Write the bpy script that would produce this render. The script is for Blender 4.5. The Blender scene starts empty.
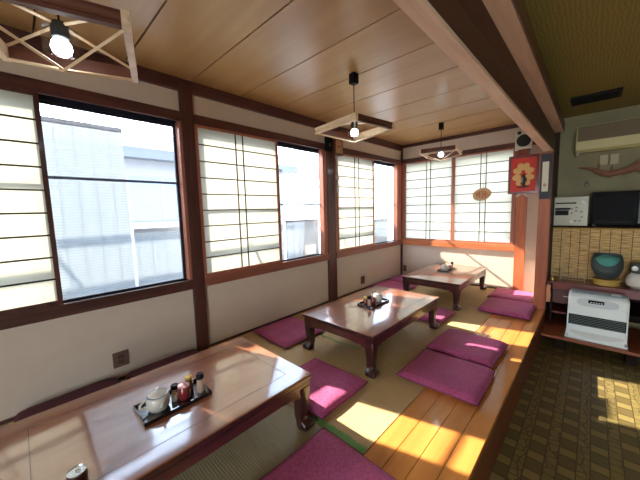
import bpy, bmesh, math, random
from mathutils import Vector, Matrix
random.seed(7)
C = bpy.context.scene.collection
PI = math.pi
R = math.radians

# ------------------------------------------------------------------ materials
def srgb(r, g, b):
    f = lambda c: ((c/255)/12.92 if c/255 <= .04045 else (((c/255)+.055)/1.055)**2.4)
    return (f(r), f(g), f(b), 1)

def new_mat(name):
    m = bpy.data.materials.new(name); m.use_nodes = True
    nt = m.node_tree
    return m, nt, nt.nodes, nt.links, nt.nodes['Principled BSDF']

def plain(name, col, rough=.5, metal=0, coat=0, sheen=0, noise=0, nscale=20, spec=.5, bump=0, emit=None, estr=0):
    m, nt, N, L, P = new_mat(name)
    P.inputs['Base Color'].default_value = col
    P.inputs['Roughness'].default_value = rough
    P.inputs['Metallic'].default_value = metal
    P.inputs['Coat Weight'].default_value = coat
    P.inputs['Sheen Weight'].default_value = sheen
    P.inputs['Specular IOR Level'].default_value = spec
    if noise or bump:
        tc = N.new('ShaderNodeTexCoord'); nz = N.new('ShaderNodeTexNoise')
        nz.inputs['Scale'].default_value = nscale; nz.inputs['Detail'].default_value = 5
        L.new(tc.outputs['Object'], nz.inputs['Vector'])
        if noise:
            mx = N.new('ShaderNodeMix'); mx.data_type = 'RGBA'
            mx.inputs['A'].default_value = tuple(c*(1-noise) for c in col[:3])+(1,)
            mx.inputs['B'].default_value = tuple(min(1, c*(1+noise)) for c in col[:3])+(1,)
            L.new(nz.outputs['Fac'], mx.inputs['Factor']); L.new(mx.outputs['Result'], P.inputs['Base Color'])
        if bump:
            b = N.new('ShaderNodeBump'); b.inputs['Strength'].default_value = bump; b.inputs['Distance'].default_value = .003
            L.new(nz.outputs['Fac'], b.inputs['Height']); L.new(b.outputs['Normal'], P.inputs['Normal'])
    if emit:
        P.inputs['Emission Color'].default_value = emit; P.inputs['Emission Strength'].default_value = estr
    return m

def wood(name, c1, c2, axis='y', rough=.4, coat=0, scale=12, spec=.5, planks=None, coat_rough=.1):
    m, nt, N, L, P = new_mat(name)
    tc = N.new('ShaderNodeTexCoord'); mp = N.new('ShaderNodeMapping')
    s = [scale, scale, scale]; s['xyz'.index(axis)] = scale*.09
    mp.inputs['Scale'].default_value = s
    nz = N.new('ShaderNodeTexNoise'); nz.inputs['Scale'].default_value = 1.6; nz.inputs['Detail'].default_value = 7
    nz.inputs['Distortion'].default_value = .8
    cr = N.new('ShaderNodeValToRGB')
    cr.color_ramp.elements[0].position = .32; cr.color_ramp.elements[0].color = c1
    cr.color_ramp.elements[1].position = .68; cr.color_ramp.elements[1].color = c2
    L.new(tc.outputs['Object'], mp.inputs['Vector']); L.new(mp.outputs['Vector'], nz.inputs['Vector'])
    L.new(nz.outputs['Fac'], cr.inputs['Fac']); L.new(cr.outputs['Color'], P.inputs['Base Color'])
    P.inputs['Roughness'].default_value = rough; P.inputs['Coat Weight'].default_value = coat
    P.inputs['Coat Roughness'].default_value = coat_rough; P.inputs['Specular IOR Level'].default_value = spec
    b = N.new('ShaderNodeBump'); b.inputs['Strength'].default_value = .08; b.inputs['Distance'].default_value = .002
    L.new(nz.outputs['Fac'], b.inputs['Height']); L.new(b.outputs['Normal'], P.inputs['Normal'])
    return m

def mathn(N, L, op, a, b=None, c=None):
    n = N.new('ShaderNodeMath'); n.operation = op
    for i, v in enumerate((a, b, c)):
        if v is None: continue
        if isinstance(v, (int, float)): n.inputs[i].default_value = v
        else: L.new(v, n.inputs[i])
    return n.outputs[0]

M = {}
M['plaster'] = plain('plaster_cream', srgb(210, 193, 174), .85, noise=.05, nscale=9, bump=.15)
M['dark_wood'] = wood('dark_stained_wood', srgb(66, 36, 34), srgb(92, 52, 46), 'z', .38, .2)
M['dark_wood_y'] = wood('dark_stained_wood_long', srgb(66, 36, 34), srgb(94, 54, 48), 'y', .38, .2)
M['beam_wood'] = wood('beam_brown_wood', srgb(64, 36, 27), srgb(86, 50, 36), 'y', .5)
M['beam_bounce_lit'] = wood('beam_underside_lit_tone', srgb(218, 180, 154), srgb(236, 206, 182), 'y', .5)  # bounce light on the undersides is put into this pale wood colour
M['post_wood'] = wood('post_orange_wood', srgb(158, 84, 50), srgb(186, 104, 64), 'z', .4, .15)
M['sill_wood'] = wood('sill_orange_wood', srgb(170, 96, 58), srgb(196, 120, 76), 'x', .4, .15)
M['jamb_wood'] = wood('jamb_brown_wood', srgb(150, 88, 66), srgb(176, 108, 82), 'z', .4, .15)
M['ceiling'] = wood('ceiling_board', srgb(178, 138, 88), srgb(190, 150, 98), 'x', .33, .0, scale=5)
M['seam'] = plain('seam_dark', srgb(50, 32, 22), .8)
M['table_top'] = wood('table_lacquered_wood', srgb(146, 88, 58), srgb(164, 104, 72), 'y', .3, 1, scale=9, coat_rough=.09)
M['table_top'].node_tree.nodes['Principled BSDF'].inputs['Coat IOR'].default_value = 2.0
M['table_leg'] = wood('table_dark_lacquer', srgb(44, 20, 20), srgb(66, 30, 28), 'z', .3, .6)
M['table_apron'] = wood('table_apron_lacquer', srgb(62, 28, 28), srgb(88, 40, 36), 'y', .3, .6)
M['inlay'] = plain('table_inlay_line', srgb(60, 34, 30), .4)
M['plat_wood'] = wood('platform_board', srgb(196, 122, 56), srgb(216, 142, 70), 'y', .25, .5, scale=9)
M['fascia'] = wood('platform_fascia', srgb(96, 48, 26), srgb(128, 68, 36), 'y', .4, .1)
M['black'] = plain('black_plastic', (.010, .010, .011, 1), .5, spec=.12)
M['black_alu'] = plain('dark_aluminium', srgb(40, 42, 56), .35, metal=.4)
M['rail_alu'] = plain('grey_aluminium', srgb(96, 104, 128), .4, metal=.3)
M['metal'] = plain('dull_metal', srgb(190, 180, 160), .35, metal=.4)
M['white_pl'] = plain('white_plastic', srgb(222, 224, 218), .4)
M['heater_white'] = plain('heater_enamel', srgb(236, 242, 238), .3, coat=.3)
M['heater_grey'] = plain('heater_grey_lid', srgb(150, 165, 170), .35)
M['heater_face'] = plain('heater_face', srgb(206, 216, 216), .3)
M['louvre'] = plain('heater_louvre', srgb(92, 108, 104), .4)
M['dark_grey'] = plain('dark_grey_plastic', srgb(52, 56, 58), .4)
M['ceramic'] = plain('glazed_ceramic', srgb(214, 208, 196), .18, coat=.6, noise=.05, nscale=30)
M['ceramic_blue'] = plain('ceramic_pattern_blue', srgb(120, 128, 140), .2, coat=.5)
M['red_pot'] = plain('red_brown_lacquer', srgb(132, 44, 46), .25, coat=.5)
M['pink_lid'] = plain('pink_lid', srgb(206, 150, 156), .35)
M['yellow_lid'] = plain('yellow_lid', srgb(232, 200, 110), .4)
M['brown_glass'] = plain('brown_sauce', srgb(116, 58, 30), .12, coat=.8)
M['pepper'] = plain('pepper_shaker_body', srgb(190, 160, 138), .25, coat=.5)
M['straw_lid'] = plain('pale_lid', srgb(216, 206, 180), .4)
M['tray'] = plain('tray_lacquer', srgb(34, 24, 26), .15, coat=.8)
M['can_side'] = plain('can_label_dark', srgb(60, 22, 24), .3, metal=.3)
M['can_top'] = plain('can_aluminium', srgb(210, 214, 216), .25, metal=.8)
M['lamp_light'] = wood('lamp_pale_wood', srgb(214, 184, 146), srgb(232, 206, 172), 'y', .45)
M['lamp_dark'] = wood('lamp_brown_wood', srgb(84, 46, 34), srgb(108, 62, 44), 'y', .45)
M['outlet'] = plain('outlet_brown', srgb(112, 84, 72), .5)
M['outlet_in'] = plain('outlet_insert', srgb(88, 64, 54), .5)
M['speaker_cone'] = plain('speaker_cone', srgb(30, 31, 34), .6)
M['speaker_body'] = plain('speaker_body', srgb(214, 212, 200), .45)
M['red_panel'] = plain('picture_red', srgb(214, 52, 28), .5)
M['red_frame'] = wood('picture_frame_red_wood', srgb(112, 46, 40), srgb(134, 60, 50), 'z', .35, .3)
M['gold'] = plain('picture_gold', srgb(222, 176, 96), .45)
M['dark_fig'] = plain('picture_dark_ornament', srgb(70, 52, 46), .4)
M['grey_fig'] = plain('picture_pale_ornament', srgb(176, 156, 144), .4)
M['paper_white'] = plain('label_paper', srgb(226, 220, 200), .8)
M['kwall'] = plain('kitchen_wall_grime', srgb(146, 137, 98), .6, noise=.5, nscale=1.8)
M['kceil'] = None
M['ac_body'] = plain('aircon_yellowed', srgb(214, 202, 140), .45)
M['ac_grill'] = plain('aircon_brown_panel', srgb(112, 92, 54), .5, noise=.08, nscale=30)
M['stereo'] = plain('stereo_silver', srgb(142, 138, 120), .35, metal=.3)
M['drift'] = plain('driftwood', srgb(150, 102, 80), .75, noise=.35, nscale=18, bump=.6)
M['bowl_grey'] = plain('bowl_dark_grey', srgb(70, 80, 80), .55, noise=.15, nscale=25)
M['teal'] = plain('teal_cloth', srgb(104, 184, 170), .8, noise=.12, nscale=20, bump=.5)
M['bamboo'] = wood('bamboo_stand', srgb(186, 148, 66), srgb(208, 172, 86), 'x', .4)
M['counter'] = wood('counter_red_wood', srgb(104, 40, 32), srgb(130, 54, 42), 'x', .35, .3)
M['cab_dark'] = plain('cabinet_dark', srgb(40, 27, 22), .7, spec=.1)
M['partition_wood'] = wood('partition_dark_wood', srgb(44, 26, 20), srgb(60, 36, 28), 'z', .6)  # plain dark brown for the kitchen face of the partition
M['step_wood'] = wood('step_board', srgb(130, 66, 38), srgb(158, 86, 52), 'x', .4, .2)
M['house_wall'] = plain('house_wall_siding', srgb(140, 142, 150), .8)
M['house_trim'] = plain('house_eave_grey', srgb(86, 90, 100), .7)
M['house_roof'] = plain('house_roof_grey', srgb(104, 108, 112), .7)
M['house_glass'] = plain('house_window_blue', srgb(112, 124, 134), .5)
M['ground'] = plain('ground_gravel', srgb(190, 186, 178), .9, noise=.15, nscale=8)
M['leaf'] = plain('leaf_green', srgb(96, 130, 76), .6)
M['steel'] = plain('galvanised_steel', srgb(190, 196, 202), .5, metal=.3)
M['green_fringe'] = plain('green_binding_cloth', srgb(122, 176, 104), .85, noise=.3, nscale=60, bump=.6)
M['ring_red'] = plain('red_cord', srgb(176, 70, 50), .7)
M['silver'] = plain('silver_charm', srgb(186, 178, 170), .35, metal=.6)

# ceiling over the shop floor: dark papered boards with a small wavy figure
def kceil():
    m, nt, N, L, P = new_mat('shop_ceiling_paper')
    tc = N.new('ShaderNodeTexCoord'); w = N.new('ShaderNodeTexWave')
    w.inputs['Scale'].default_value = 14; w.inputs['Distortion'].default_value = 6; w.inputs['Detail'].default_value = 3
    L.new(tc.outputs['Object'], w.inputs['Vector'])
    cr = N.new('ShaderNodeValToRGB')
    cr.color_ramp.elements[0].color = srgb(142, 126, 68); cr.color_ramp.elements[1].color = srgb(164, 146, 82)
    L.new(w.outputs['Fac'], cr.inputs['Fac']); L.new(cr.outputs['Color'], P.inputs['Base Color'])
    P.inputs['Roughness'].default_value = .6
    return m
M['kceil'] = kceil()

def zabuton():
    m, nt, N, L, P = new_mat('cushion_magenta_weave')
    tc = N.new('ShaderNodeTexCoord'); v = N.new('ShaderNodeTexVoronoi'); v.inputs['Scale'].default_value = 75
    L.new(tc.outputs['Object'], v.inputs['Vector'])
    nz = N.new('ShaderNodeTexNoise'); nz.inputs['Scale'].default_value = 5; L.new(tc.outputs['Object'], nz.inputs['Vector'])
    s = mathn(N, L, 'ADD', mathn(N, L, 'MULTIPLY', v.outputs['Distance'], .6), mathn(N, L, 'MULTIPLY', nz.outputs['Fac'], .5))
    cr = N.new('ShaderNodeValToRGB')
    cr.color_ramp.elements[0].position = .25; cr.color_ramp.elements[0].color = srgb(182, 82, 124)
    cr.color_ramp.elements[1].position = .75; cr.color_ramp.elements[1].color = srgb(150, 54, 96)
    L.new(s, cr.inputs['Fac']); L.new(cr.outputs['Color'], P.inputs['Base Color'])
    P.inputs['Roughness'].default_value = .75; P.inputs['Sheen Weight'].default_value = .35
    P.inputs['Sheen Tint'].default_value = srgb(230, 150, 190)
    b = N.new('ShaderNodeBump'); b.inputs['Strength'].default_value = .35; b.inputs['Distance'].default_value = .002
    L.new(v.outputs['Distance'], b.inputs['Height']); L.new(b.outputs['Normal'], P.inputs['Normal'])
    return m
M['cushion'] = zabuton()
M['cushion_shaded'] = plain('cushion_shade_maroon', srgb(84, 34, 44), .85, noise=.15, nscale=40, bump=.3)  # shade beside the window wall put into a darker cushion colour
M['cushion_edge'] = plain('cushion_piping', srgb(104, 30, 62), .8)

def tatami(name, c1, c2):
    m, nt, N, L, P = new_mat(name)
    tc = N.new('ShaderNodeTexCoord'); sp = N.new('ShaderNodeSeparateXYZ'); L.new(tc.outputs['Object'], sp.inputs[0])
    rib = mathn(N, L, 'SINE', mathn(N, L, 'MULTIPLY', sp.outputs['Y'], 2*PI/.014))
    nz = N.new('ShaderNodeTexNoise'); nz.inputs['Scale'].default_value = 1
    mp = N.new('ShaderNodeMapping'); mp.inputs['Scale'].default_value = (8, 160, 8)
    L.new(tc.outputs['Object'], mp.inputs['Vector']); L.new(mp.outputs['Vector'], nz.inputs['Vector'])
    nb = N.new('ShaderNodeTexNoise'); nb.inputs['Scale'].default_value = 3; L.new(tc.outputs['Object'], nb.inputs['Vector'])
    f = mathn(N, L, 'ADD', mathn(N, L, 'MULTIPLY', rib, .16), mathn(N, L, 'ADD', mathn(N, L, 'MULTIPLY', nz.outputs['Fac'], .6), mathn(N, L, 'MULTIPLY', nb.outputs['Fac'], .4)))
    cr = N.new('ShaderNodeValToRGB')
    cr.color_ramp.elements[0].position = .25; cr.color_ramp.elements[0].color = c1
    cr.color_ramp.elements[1].position = .75; cr.color_ramp.elements[1].color = c2
    L.new(f, cr.inputs['Fac']); L.new(cr.outputs['Color'], P.inputs['Base Color'])
    P.inputs['Roughness'].default_value = .55
    b = N.new('ShaderNodeBump'); b.inputs['Strength'].default_value = .3; b.inputs['Distance'].default_value = .0015
    L.new(rib, b.inputs['Height']); L.new(b.outputs['Normal'], P.inputs['Normal'])
    return m
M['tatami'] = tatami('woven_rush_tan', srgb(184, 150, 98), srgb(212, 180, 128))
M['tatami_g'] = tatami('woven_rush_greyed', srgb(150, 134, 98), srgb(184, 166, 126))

def reed():
    m, nt, N, L, P = new_mat('reed_screen')
    out = N['Material Output']
    tc = N.new('ShaderNodeTexCoord'); sp = N.new('ShaderNodeSeparateXYZ'); L.new(tc.outputs['Object'], sp.inputs[0])
    h = mathn(N, L, 'SINE', mathn(N, L, 'MULTIPLY', sp.outputs['Z'], 2*PI/.022))
    v = mathn(N, L, 'GREATER_THAN', mathn(N, L, 'SINE', mathn(N, L, 'MULTIPLY', sp.outputs['Y'], 2*PI/.11)), .93)
    P.inputs['Base Color'].default_value = srgb(150, 152, 152); P.inputs['Roughness'].default_value = .8
    tr = N.new('ShaderNodeBsdfTranslucent'); tr.inputs['Color'].default_value = srgb(146, 150, 152)
    tp = N.new('ShaderNodeBsdfTransparent')
    m1 = N.new('ShaderNodeMixShader'); m1.inputs[0].default_value = .6
    L.new(P.outputs[0], m1.inputs[1]); L.new(tr.outputs[0], m1.inputs[2])
    m2 = N.new('ShaderNodeMixShader')
    f = mathn(N, L, 'MULTIPLY', mathn(N, L, 'GREATER_THAN', h, .35), mathn(N, L, 'SUBTRACT', 1, v))
    L.new(mathn(N, L, 'ADD', mathn(N, L, 'MULTIPLY', f, .16), .12), m2.inputs[0])
    L.new(m1.outputs[0], m2.inputs[1]); L.new(tp.outputs[0], m2.inputs[2]); L.new(m2.outputs[0], out.inputs['Surface'])
    return m
M['reed'] = reed()

def paper(name, col, tcol, w=.72):
    m, nt, N, L, P = new_mat(name)
    P.inputs['Base Color'].default_value = col; P.inputs['Roughness'].default_value = .9
    P.inputs['Specular IOR Level'].default_value = .1
    tr = N.new('ShaderNodeBsdfTranslucent'); tr.inputs['Color'].default_value = tcol
    mx = N.new('ShaderNodeMixShader'); mx.inputs[0].default_value = w
    L.new(P.outputs[0], mx.inputs[1]); L.new(tr.outputs[0], mx.inputs[2]); L.new(mx.outputs[0], N['Material Output'].inputs['Surface'])
    return m
M['paper'] = paper('shoji_paper', srgb(238, 235, 226), srgb(200, 197, 186))
M['cards'] = paper('thin_card', srgb(226, 220, 190), srgb(226, 220, 190), .4)

def glass(name, tint=(1, 1, 1, 1), k=1.0):
    m, nt, N, L, P = new_mat(name)
    tp = N.new('ShaderNodeBsdfTransparent'); tp.inputs['Color'].default_value = tint
    gl = N.new('ShaderNodeBsdfGlossy'); gl.inputs['Roughness'].default_value = .02
    fr = N.new('ShaderNodeFresnel'); fr.inputs['IOR'].default_value = 1.45
    mx = N.new('ShaderNodeMixShader')
    L.new(mathn(N, L, 'MULTIPLY', fr.outputs[0], k), mx.inputs[0])
    L.new(tp.outputs[0], mx.inputs[1]); L.new(gl.outputs[0], mx.inputs[2]); L.new(mx.outputs[0], N['Material Output'].inputs['Surface'])
    return m
M['glass'] = glass('window_glass', (.97, .985, 1, 1), .6)
M['lampglass'] = glass('lamp_glass', (.97, .97, .97, 1), .25)
M['bulb'] = plain('bulb_lit', (1, 1, 1, 1), .4, emit=(.86, .95, 1, 1), estr=22)

def blind():
    m, nt, N, L, P = new_mat('bamboo_blind')
    tc = N.new('ShaderNodeTexCoord'); sp = N.new('ShaderNodeSeparateXYZ'); L.new(tc.outputs['Object'], sp.inputs[0])
    st = mathn(N, L, 'LESS_THAN', mathn(N, L, 'PINGPONG', sp.outputs['X'], .0425), .0028)
    mp = N.new('ShaderNodeMapping'); mp.inputs['Scale'].default_value = (9, 9, 170)
    nz = N.new('ShaderNodeTexNoise'); nz.inputs['Scale'].default_value = 1; nz.inputs['Detail'].default_value = 3
    L.new(tc.outputs['Object'], mp.inputs['Vector']); L.new(mp.outputs['Vector'], nz.inputs['Vector'])
    cr = N.new('ShaderNodeValToRGB')
    cr.color_ramp.elements[0].position = .35; cr.color_ramp.elements[0].color = srgb(148, 110, 58)
    cr.color_ramp.elements[1].position = .6; cr.color_ramp.elements[1].color = srgb(232, 194, 122)
    L.new(nz.outputs['Fac'], cr.inputs['Fac'])
    mx = N.new('ShaderNodeMix'); mx.data_type = 'RGBA'; mx.inputs['B'].default_value = srgb(60, 38, 22)
    L.new(st, mx.inputs['Factor']); L.new(cr.outputs['Color'], mx.inputs['A']); L.new(mx.outputs['Result'], P.inputs['Base Color'])
    P.inputs['Roughness'].default_value = .6
    return m
M['blind'] = blind()

def tile_floor():
    m, nt, N, L, P = new_mat('shop_floor_vinyl')
    tc = N.new('ShaderNodeTexCoord'); sp = N.new('ShaderNodeSeparateXYZ'); L.new(tc.outputs['Object'], sp.inputs[0])
    X, Y = sp.outputs['X'], sp.outputs['Y']
    W = .148; H = .18
    fx = mathn(N, L, 'FRACT', mathn(N, L, 'DIVIDE', X, W))
    # column of alternating dark squares and pale bars
    colA = mathn(N, L, 'LESS_THAN', fx, .58)
    odd = mathn(N, L, 'MULTIPLY', mathn(N, L, 'FLOOR', mathn(N, L, 'DIVIDE', X, W)), .12)
    fy = mathn(N, L, 'FRACT', mathn(N, L, 'ADD', mathn(N, L, 'DIVIDE', Y, H), odd))
    dark = mathn(N, L, 'GREATER_THAN', fy, .44)
    ey = mathn(N, L, 'MINIMUM', mathn(N, L, 'ABSOLUTE', mathn(N, L, 'SUBTRACT', fy, .44)), mathn(N, L, 'MINIMUM', fy, mathn(N, L, 'SUBTRACT', 1, fy)))
    lineA = mathn(N, L, 'LESS_THAN', ey, .028)
    ex = mathn(N, L, 'MINIMUM', mathn(N, L, 'ABSOLUTE', mathn(N, L, 'SUBTRACT', fx, .58)), mathn(N, L, 'MINIMUM', fx, mathn(N, L, 'SUBTRACT', 1, fx)))
    lineX = mathn(N, L, 'LESS_THAN', ex, .022)
    vo = N.new('ShaderNodeTexVoronoi'); vo.feature = 'DISTANCE_TO_EDGE'; vo.inputs['Scale'].default_value = 17
    vo.inputs['Randomness'].default_value = .7
    L.new(tc.outputs['Object'], vo.inputs['Vector'])
    lineB = mathn(N, L, 'LESS_THAN', vo.outputs['Distance'], .05)
    vc = N.new('ShaderNodeTexVoronoi'); vc.inputs['Scale'].default_value = 17; vc.inputs['Randomness'].default_value = .7
    L.new(tc.outputs['Object'], vc.inputs['Vector'])
    def mix(f, a, b):
        x = N.new('ShaderNodeMix'); x.data_type = 'RGBA'
        for k, v in (('Factor', f), ('A', a), ('B', b)):
            if hasattr(v, 'links') or hasattr(v, 'is_linked'): L.new(v, x.inputs[k])
            else: x.inputs[k].default_value = v
        return x.outputs['Result']
    darkc, palec, cob1, cob2, lin = srgb(102, 86, 50), srgb(136, 117, 68), srgb(118, 101, 58), srgb(132, 114, 66), srgb(76, 62, 36)
    A = mix(dark, palec, darkc)
    A = mix(lineA, A, lin)
    spc = N.new('ShaderNodeSeparateColor'); L.new(vc.outputs['Color'], spc.inputs[0])
    B = mix(spc.outputs[0], cob1, cob2); B = mix(lineB, B, lin)
    c = mix(colA, B, A); c = mix(lineX, c, lin)
    L.new(c, P.inputs['Base Color']); P.inputs['Roughness'].default_value = .42
    return m
M['tile'] = tile_floor()

# ------------------------------------------------------------------ mesh helpers
def bx(bm, x0, x1, y0, y1, z0, z1, bev=0, seg=2, mtx=None):
    vs = [bm.verts.new((x, y, z)) for z in (z0, z1) for y in (y0, y1) for x in (x0, x1)]
    fs = []
    for q in ((0, 2, 3, 1), (4, 5, 7, 6), (0, 1, 5, 4), (2, 6, 7, 3), (0, 4, 6, 2), (1, 3, 7, 5)):
        fs.append(bm.faces.new([vs[i] for i in q]))
    if bev:
        es = list({e for f in fs for e in f.edges})
        r = bmesh.ops.bevel(bm, geom=es, offset=bev, segments=seg, affect='EDGES', profile=.6)
        vs = list({v for f in r['faces'] for v in f.verts} | {v for v in vs if v.is_valid})
    if mtx is not None:
        vv = set()
        for v in vs:
            if v.is_valid: vv.add(v)
        bmesh.ops.transform(bm, matrix=mtx, verts=list(vv))
    return bm

def box(*a, **k): return bx(bmesh.new(), *a, **k)

def lathe(bm, prof, seg=28, cx=0, cy=0, axis_m=None):
    rings = []
    for r, z in prof:
        if r < 1e-6: rings.append([bm.verts.new((cx, cy, z))])
        else: rings.append([bm.verts.new((cx+r*math.cos(2*PI*i/seg), cy+r*math.sin(2*PI*i/seg), z)) for i in range(seg)])
    for a, b in zip(rings, rings[1:]):
        for i in range(seg):
            j = (i+1) % seg
            if len(a) == 1 and len(b) == 1: continue
            if len(a) == 1: bm.faces.new((a[0], b[j], b[i]))
            elif len(b) == 1: bm.faces.new((a[i], a[j], b[0]))
            else: bm.faces.new((a[i], a[j], b[j], b[i]))
    if axis_m is not None:
        bmesh.ops.transform(bm, matrix=axis_m, verts=[v for r in rings for v in r])
    return bm

def tube(bm, pts, rad, seg=10, cap=True):
    pts = [Vector(p) for p in pts]; n = len(pts)
    rad = rad if isinstance(rad, (list, tuple)) else [rad]*n
    rings = []; up = None
    for i, p in enumerate(pts):
        t = (pts[min(i+1, n-1)]-pts[max(i-1, 0)]).normalized()
        if up is None:
            up = Vector((0, 0, 1)) if abs(t.z) < .9 else Vector((1, 0, 0))
        a = t.cross(up).normalized(); b = a.cross(t).normalized(); up = b
        rings.append([bm.verts.new(p+rad[i]*(a*math.cos(2*PI*k/seg)+b*math.sin(2*PI*k/seg))) for k in range(seg)])
    for a, b in zip(rings, rings[1:]):
        for k in range(seg):
            j = (k+1) % seg; bm.faces.new((a[k], a[j], b[j], b[k]))
    if cap:
        bm.faces.new(rings[0][::-1]); bm.faces.new(rings[-1])
    return bm

def prism(bm, outline, plane, d0, d1):
    """outline of (u, w) extruded between d0 and d1; plane 'xz' -> depth y, 'yz' -> depth x, 'xy' -> depth z"""
    f = {'xz': lambda u, w, d: (u, d, w), 'yz': lambda u, w, d: (d, u, w), 'xy': lambda u, w, d: (u, w, d)}[plane]
    a = [bm.verts.new(f(u, w, d0)) for u, w in outline]; b = [bm.verts.new(f(u, w, d1)) for u, w in outline]
    bm.faces.new(a); bm.faces.new(b[::-1])
    n = len(a)
    for i in range(n):
        j = (i+1) % n; bm.faces.new((a[i], b[i], b[j], a[j]))
    return bm

def obj(name, bm, mat, parent=None, loc=None, rotz=0, smooth=False, angle=35):
    bmesh.ops.recalc_face_normals(bm, faces=bm.faces)
    me = bpy.data.meshes.new(name); bm.to_mesh(me); bm.free()
    me.materials.append(M[mat] if isinstance(mat, str) else mat)
    if smooth:
        for p in me.polygons: p.use_smooth = True
        try: me.set_sharp_from_angle(angle=R(angle))
        except Exception: pass
    o = bpy.data.objects.new(name, me); C.objects.link(o)
    if parent: o.parent = parent
    if loc: o.location = loc
    if rotz: o.rotation_euler.z = rotz
    return o

def thing(name, label, cat, loc=(0, 0, 0), rotz=0, group=None):
    o = bpy.data.objects.new(name, None); C.objects.link(o); o.empty_display_size = .1
    o.location = loc; o.rotation_euler = (0, 0, rotz)
    o['label'] = label; o['category'] = cat
    if group: o['group'] = group
    return o
def tag(o, label, cat, group=None, kind=None):
    o['label'] = label; o['category'] = cat
    if group: o['group'] = group
    if kind: o['kind'] = kind
    return o
def struct(name, bm, mat, parent=None, label=None, **k):
    o = obj(name, bm, mat, parent, **k)
    if not parent:
        o['kind'] = 'structure'
        if label: o['label'] = label
    return o
def dup(root, loc, rotz, label, group=None):
    r = root.copy(); C.objects.link(r); r.location = loc; r.rotation_euler = (0, 0, rotz)
    r['label'] = label
    if group: r['group'] = group
    for ch in list(root.children):
        c = ch.copy(); C.objects.link(c); c.parent = r
        for g in list(ch.children):
            d = g.copy(); C.objects.link(d); d.parent = c
    return r

# ------------------------------------------------------------------ room dimensions (metres; tatami surface z=0)
H = 2.40; FZ = -.33; HK = 2.36
YF = -7.6; XR = 4.9
ZS0, ZS1, ZL0, ZL1 = .595, .68, 2.05, 2.13
# floors
struct('floor', box(2.17, XR, YF, .12, FZ-.1, FZ), 'tile', label='patterned olive brown vinyl shop floor')
bm = box(0, 1.798, YF, 0, FZ, -.014)
struct('floor_platform', bm, 'fascia', label='raised platform carrying the mats')
for i in range(4):   # plank border on the aisle side
    x0 = 1.80+.11*i; 
    struct('floor_board', box(x0+.001, x0+.109 if i < 3 else 2.238, YF, 0, -.03, 0, bev=.0015, seg=1), 'plat_wood', label='orange varnished floorboard along the platform edge')
struct('floor_platform_support', box(1.80, 2.20, YF, 0, FZ, -.031), 'cab_dark', label='dark underside of the platform edge')
struct('trim_1', box(2.20, 2.236, YF, 0, FZ, -.031), 'fascia', label='brown riser board below the platform edge')

# walls
def wall_left():
    bm = bmesh.new(); T = -.12
    bx(bm, T, 0, YF, .12, FZ, ZS0); bx(bm, T, 0, YF, .12, ZL1, H)
    bx(bm, T, 0, YF, -5.72, ZS0, ZL1)
    bx(bm, T, 0, -3.925, -3.815, ZS0, ZL1); bx(bm, T, 0, -2.06, -1.90, ZS0, ZL1); bx(bm, T, 0, -.08, .12, ZS0, ZL1)
    return bm
struct('wall_left', wall_left(), 'plaster', label='cream plaster wall under and over the long row of windows')
def wall_back():
    bm = bmesh.new()
    bx(bm, 0, 2.17, 0, .12, FZ, ZS0); bx(bm, 0, 2.17, 0, .12, ZL1, H)
    bx(bm, 1.79, 2.17, 0, .12, ZS0, ZL1); bx(bm, 0, .06, 0, .12, ZS0, ZL1)
    return bm
struct('wall_back', wall_back(), 'plaster', label='cream plaster end wall around the paper screens')
struct('wall_back_kitchen', box(2.17, XR, 0, .12, FZ, H), 'kwall', label='grimy olive wall behind the counter')
struct('wall_right', box(XR, XR+.12, YF, .12, FZ-.1, H), 'kwall')
bm = bmesh.new(); bx(bm, -.12, 2.5, YF-.12, YF, FZ-.1, H); bx(bm, 4.5, XR+.12, YF-.12, YF, FZ-.1, H); bx(bm, 2.5, 4.5, YF-.12, YF, 1.9, H); bx(bm, 2.5, 4.5, YF-.12, YF, FZ-.1, .2)  # unseen opening behind the camera, added to bring daylight to the shop side
struct('wall_front', bm, 'plaster', label='front wall with an unseen opening added to light the shop')
struct('wall_partition', box(2.165, 2.244, -.62, 0, -.0, HK), 'partition_wood', label='dark side of the short partition behind the post')
struct('wall_partition_plaster', box(2.15, 2.165, -.62, 0, 0, H), 'plaster')

# ceilings
bm = bmesh.new(); ys = [0]; y = -.46
while y > YF: ys.append(y); y -= .4805
ys.append(YF)
for a, b in zip(ys, ys[1:]):
    bx(bm, 0, 2.15, b+.0055, a-.0055, H, H+.03)
struct('ceiling', bm, 'ceiling', label='tan board ceiling over the seating with dark seams')
struct('ceiling_backing', box(-.12, 2.2, YF, .12, H+.03, H+.06), 'seam')
struct('ceiling_shop', box(2.2255, XR, YF, 0, HK, HK+.06), 'kceil', label='dark patterned ceiling over the shop floor')

# beam, second timber, post
bm = bmesh.new()
def quad_beam(bm, pts0, pts1):
    a = [bm.verts.new(p) for p in pts0]; b = [bm.verts.new(p) for p in pts1]
    bm.faces.new(a); bm.faces.new(b[::-1])
    for i in range(4): bm.faces.new((a[i], b[i], b[(i+1) % 4], a[(i+1) % 4]))
quad_beam(bm, [(2.12, YF, 1.888), (2.165, YF, 1.888), (2.234, YF, 2.09), (2.12, YF, 2.09)],
          [(2.155, -.621, 1.888), (2.238, -.621, 1.888), (2.2385, -.621, 2.09), (2.155, -.621, 2.09)])
bx(bm, 2.13, 2.225, YF, -.621, 2.0901, H)
struct('trim_2', bm, 'beam_wood', label='deep brown ceiling beam between seating and shop floor')
bm = bmesh.new()
quad_beam(bm, [(2.122, YF, 1.87), (2.163, YF, 1.87), (2.163, YF, 1.888), (2.122, YF, 1.888)],
          [(2.157, -.621, 1.87), (2.236, -.621, 1.87), (2.236, -.621, 1.888), (2.157, -.621, 1.888)])
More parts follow.
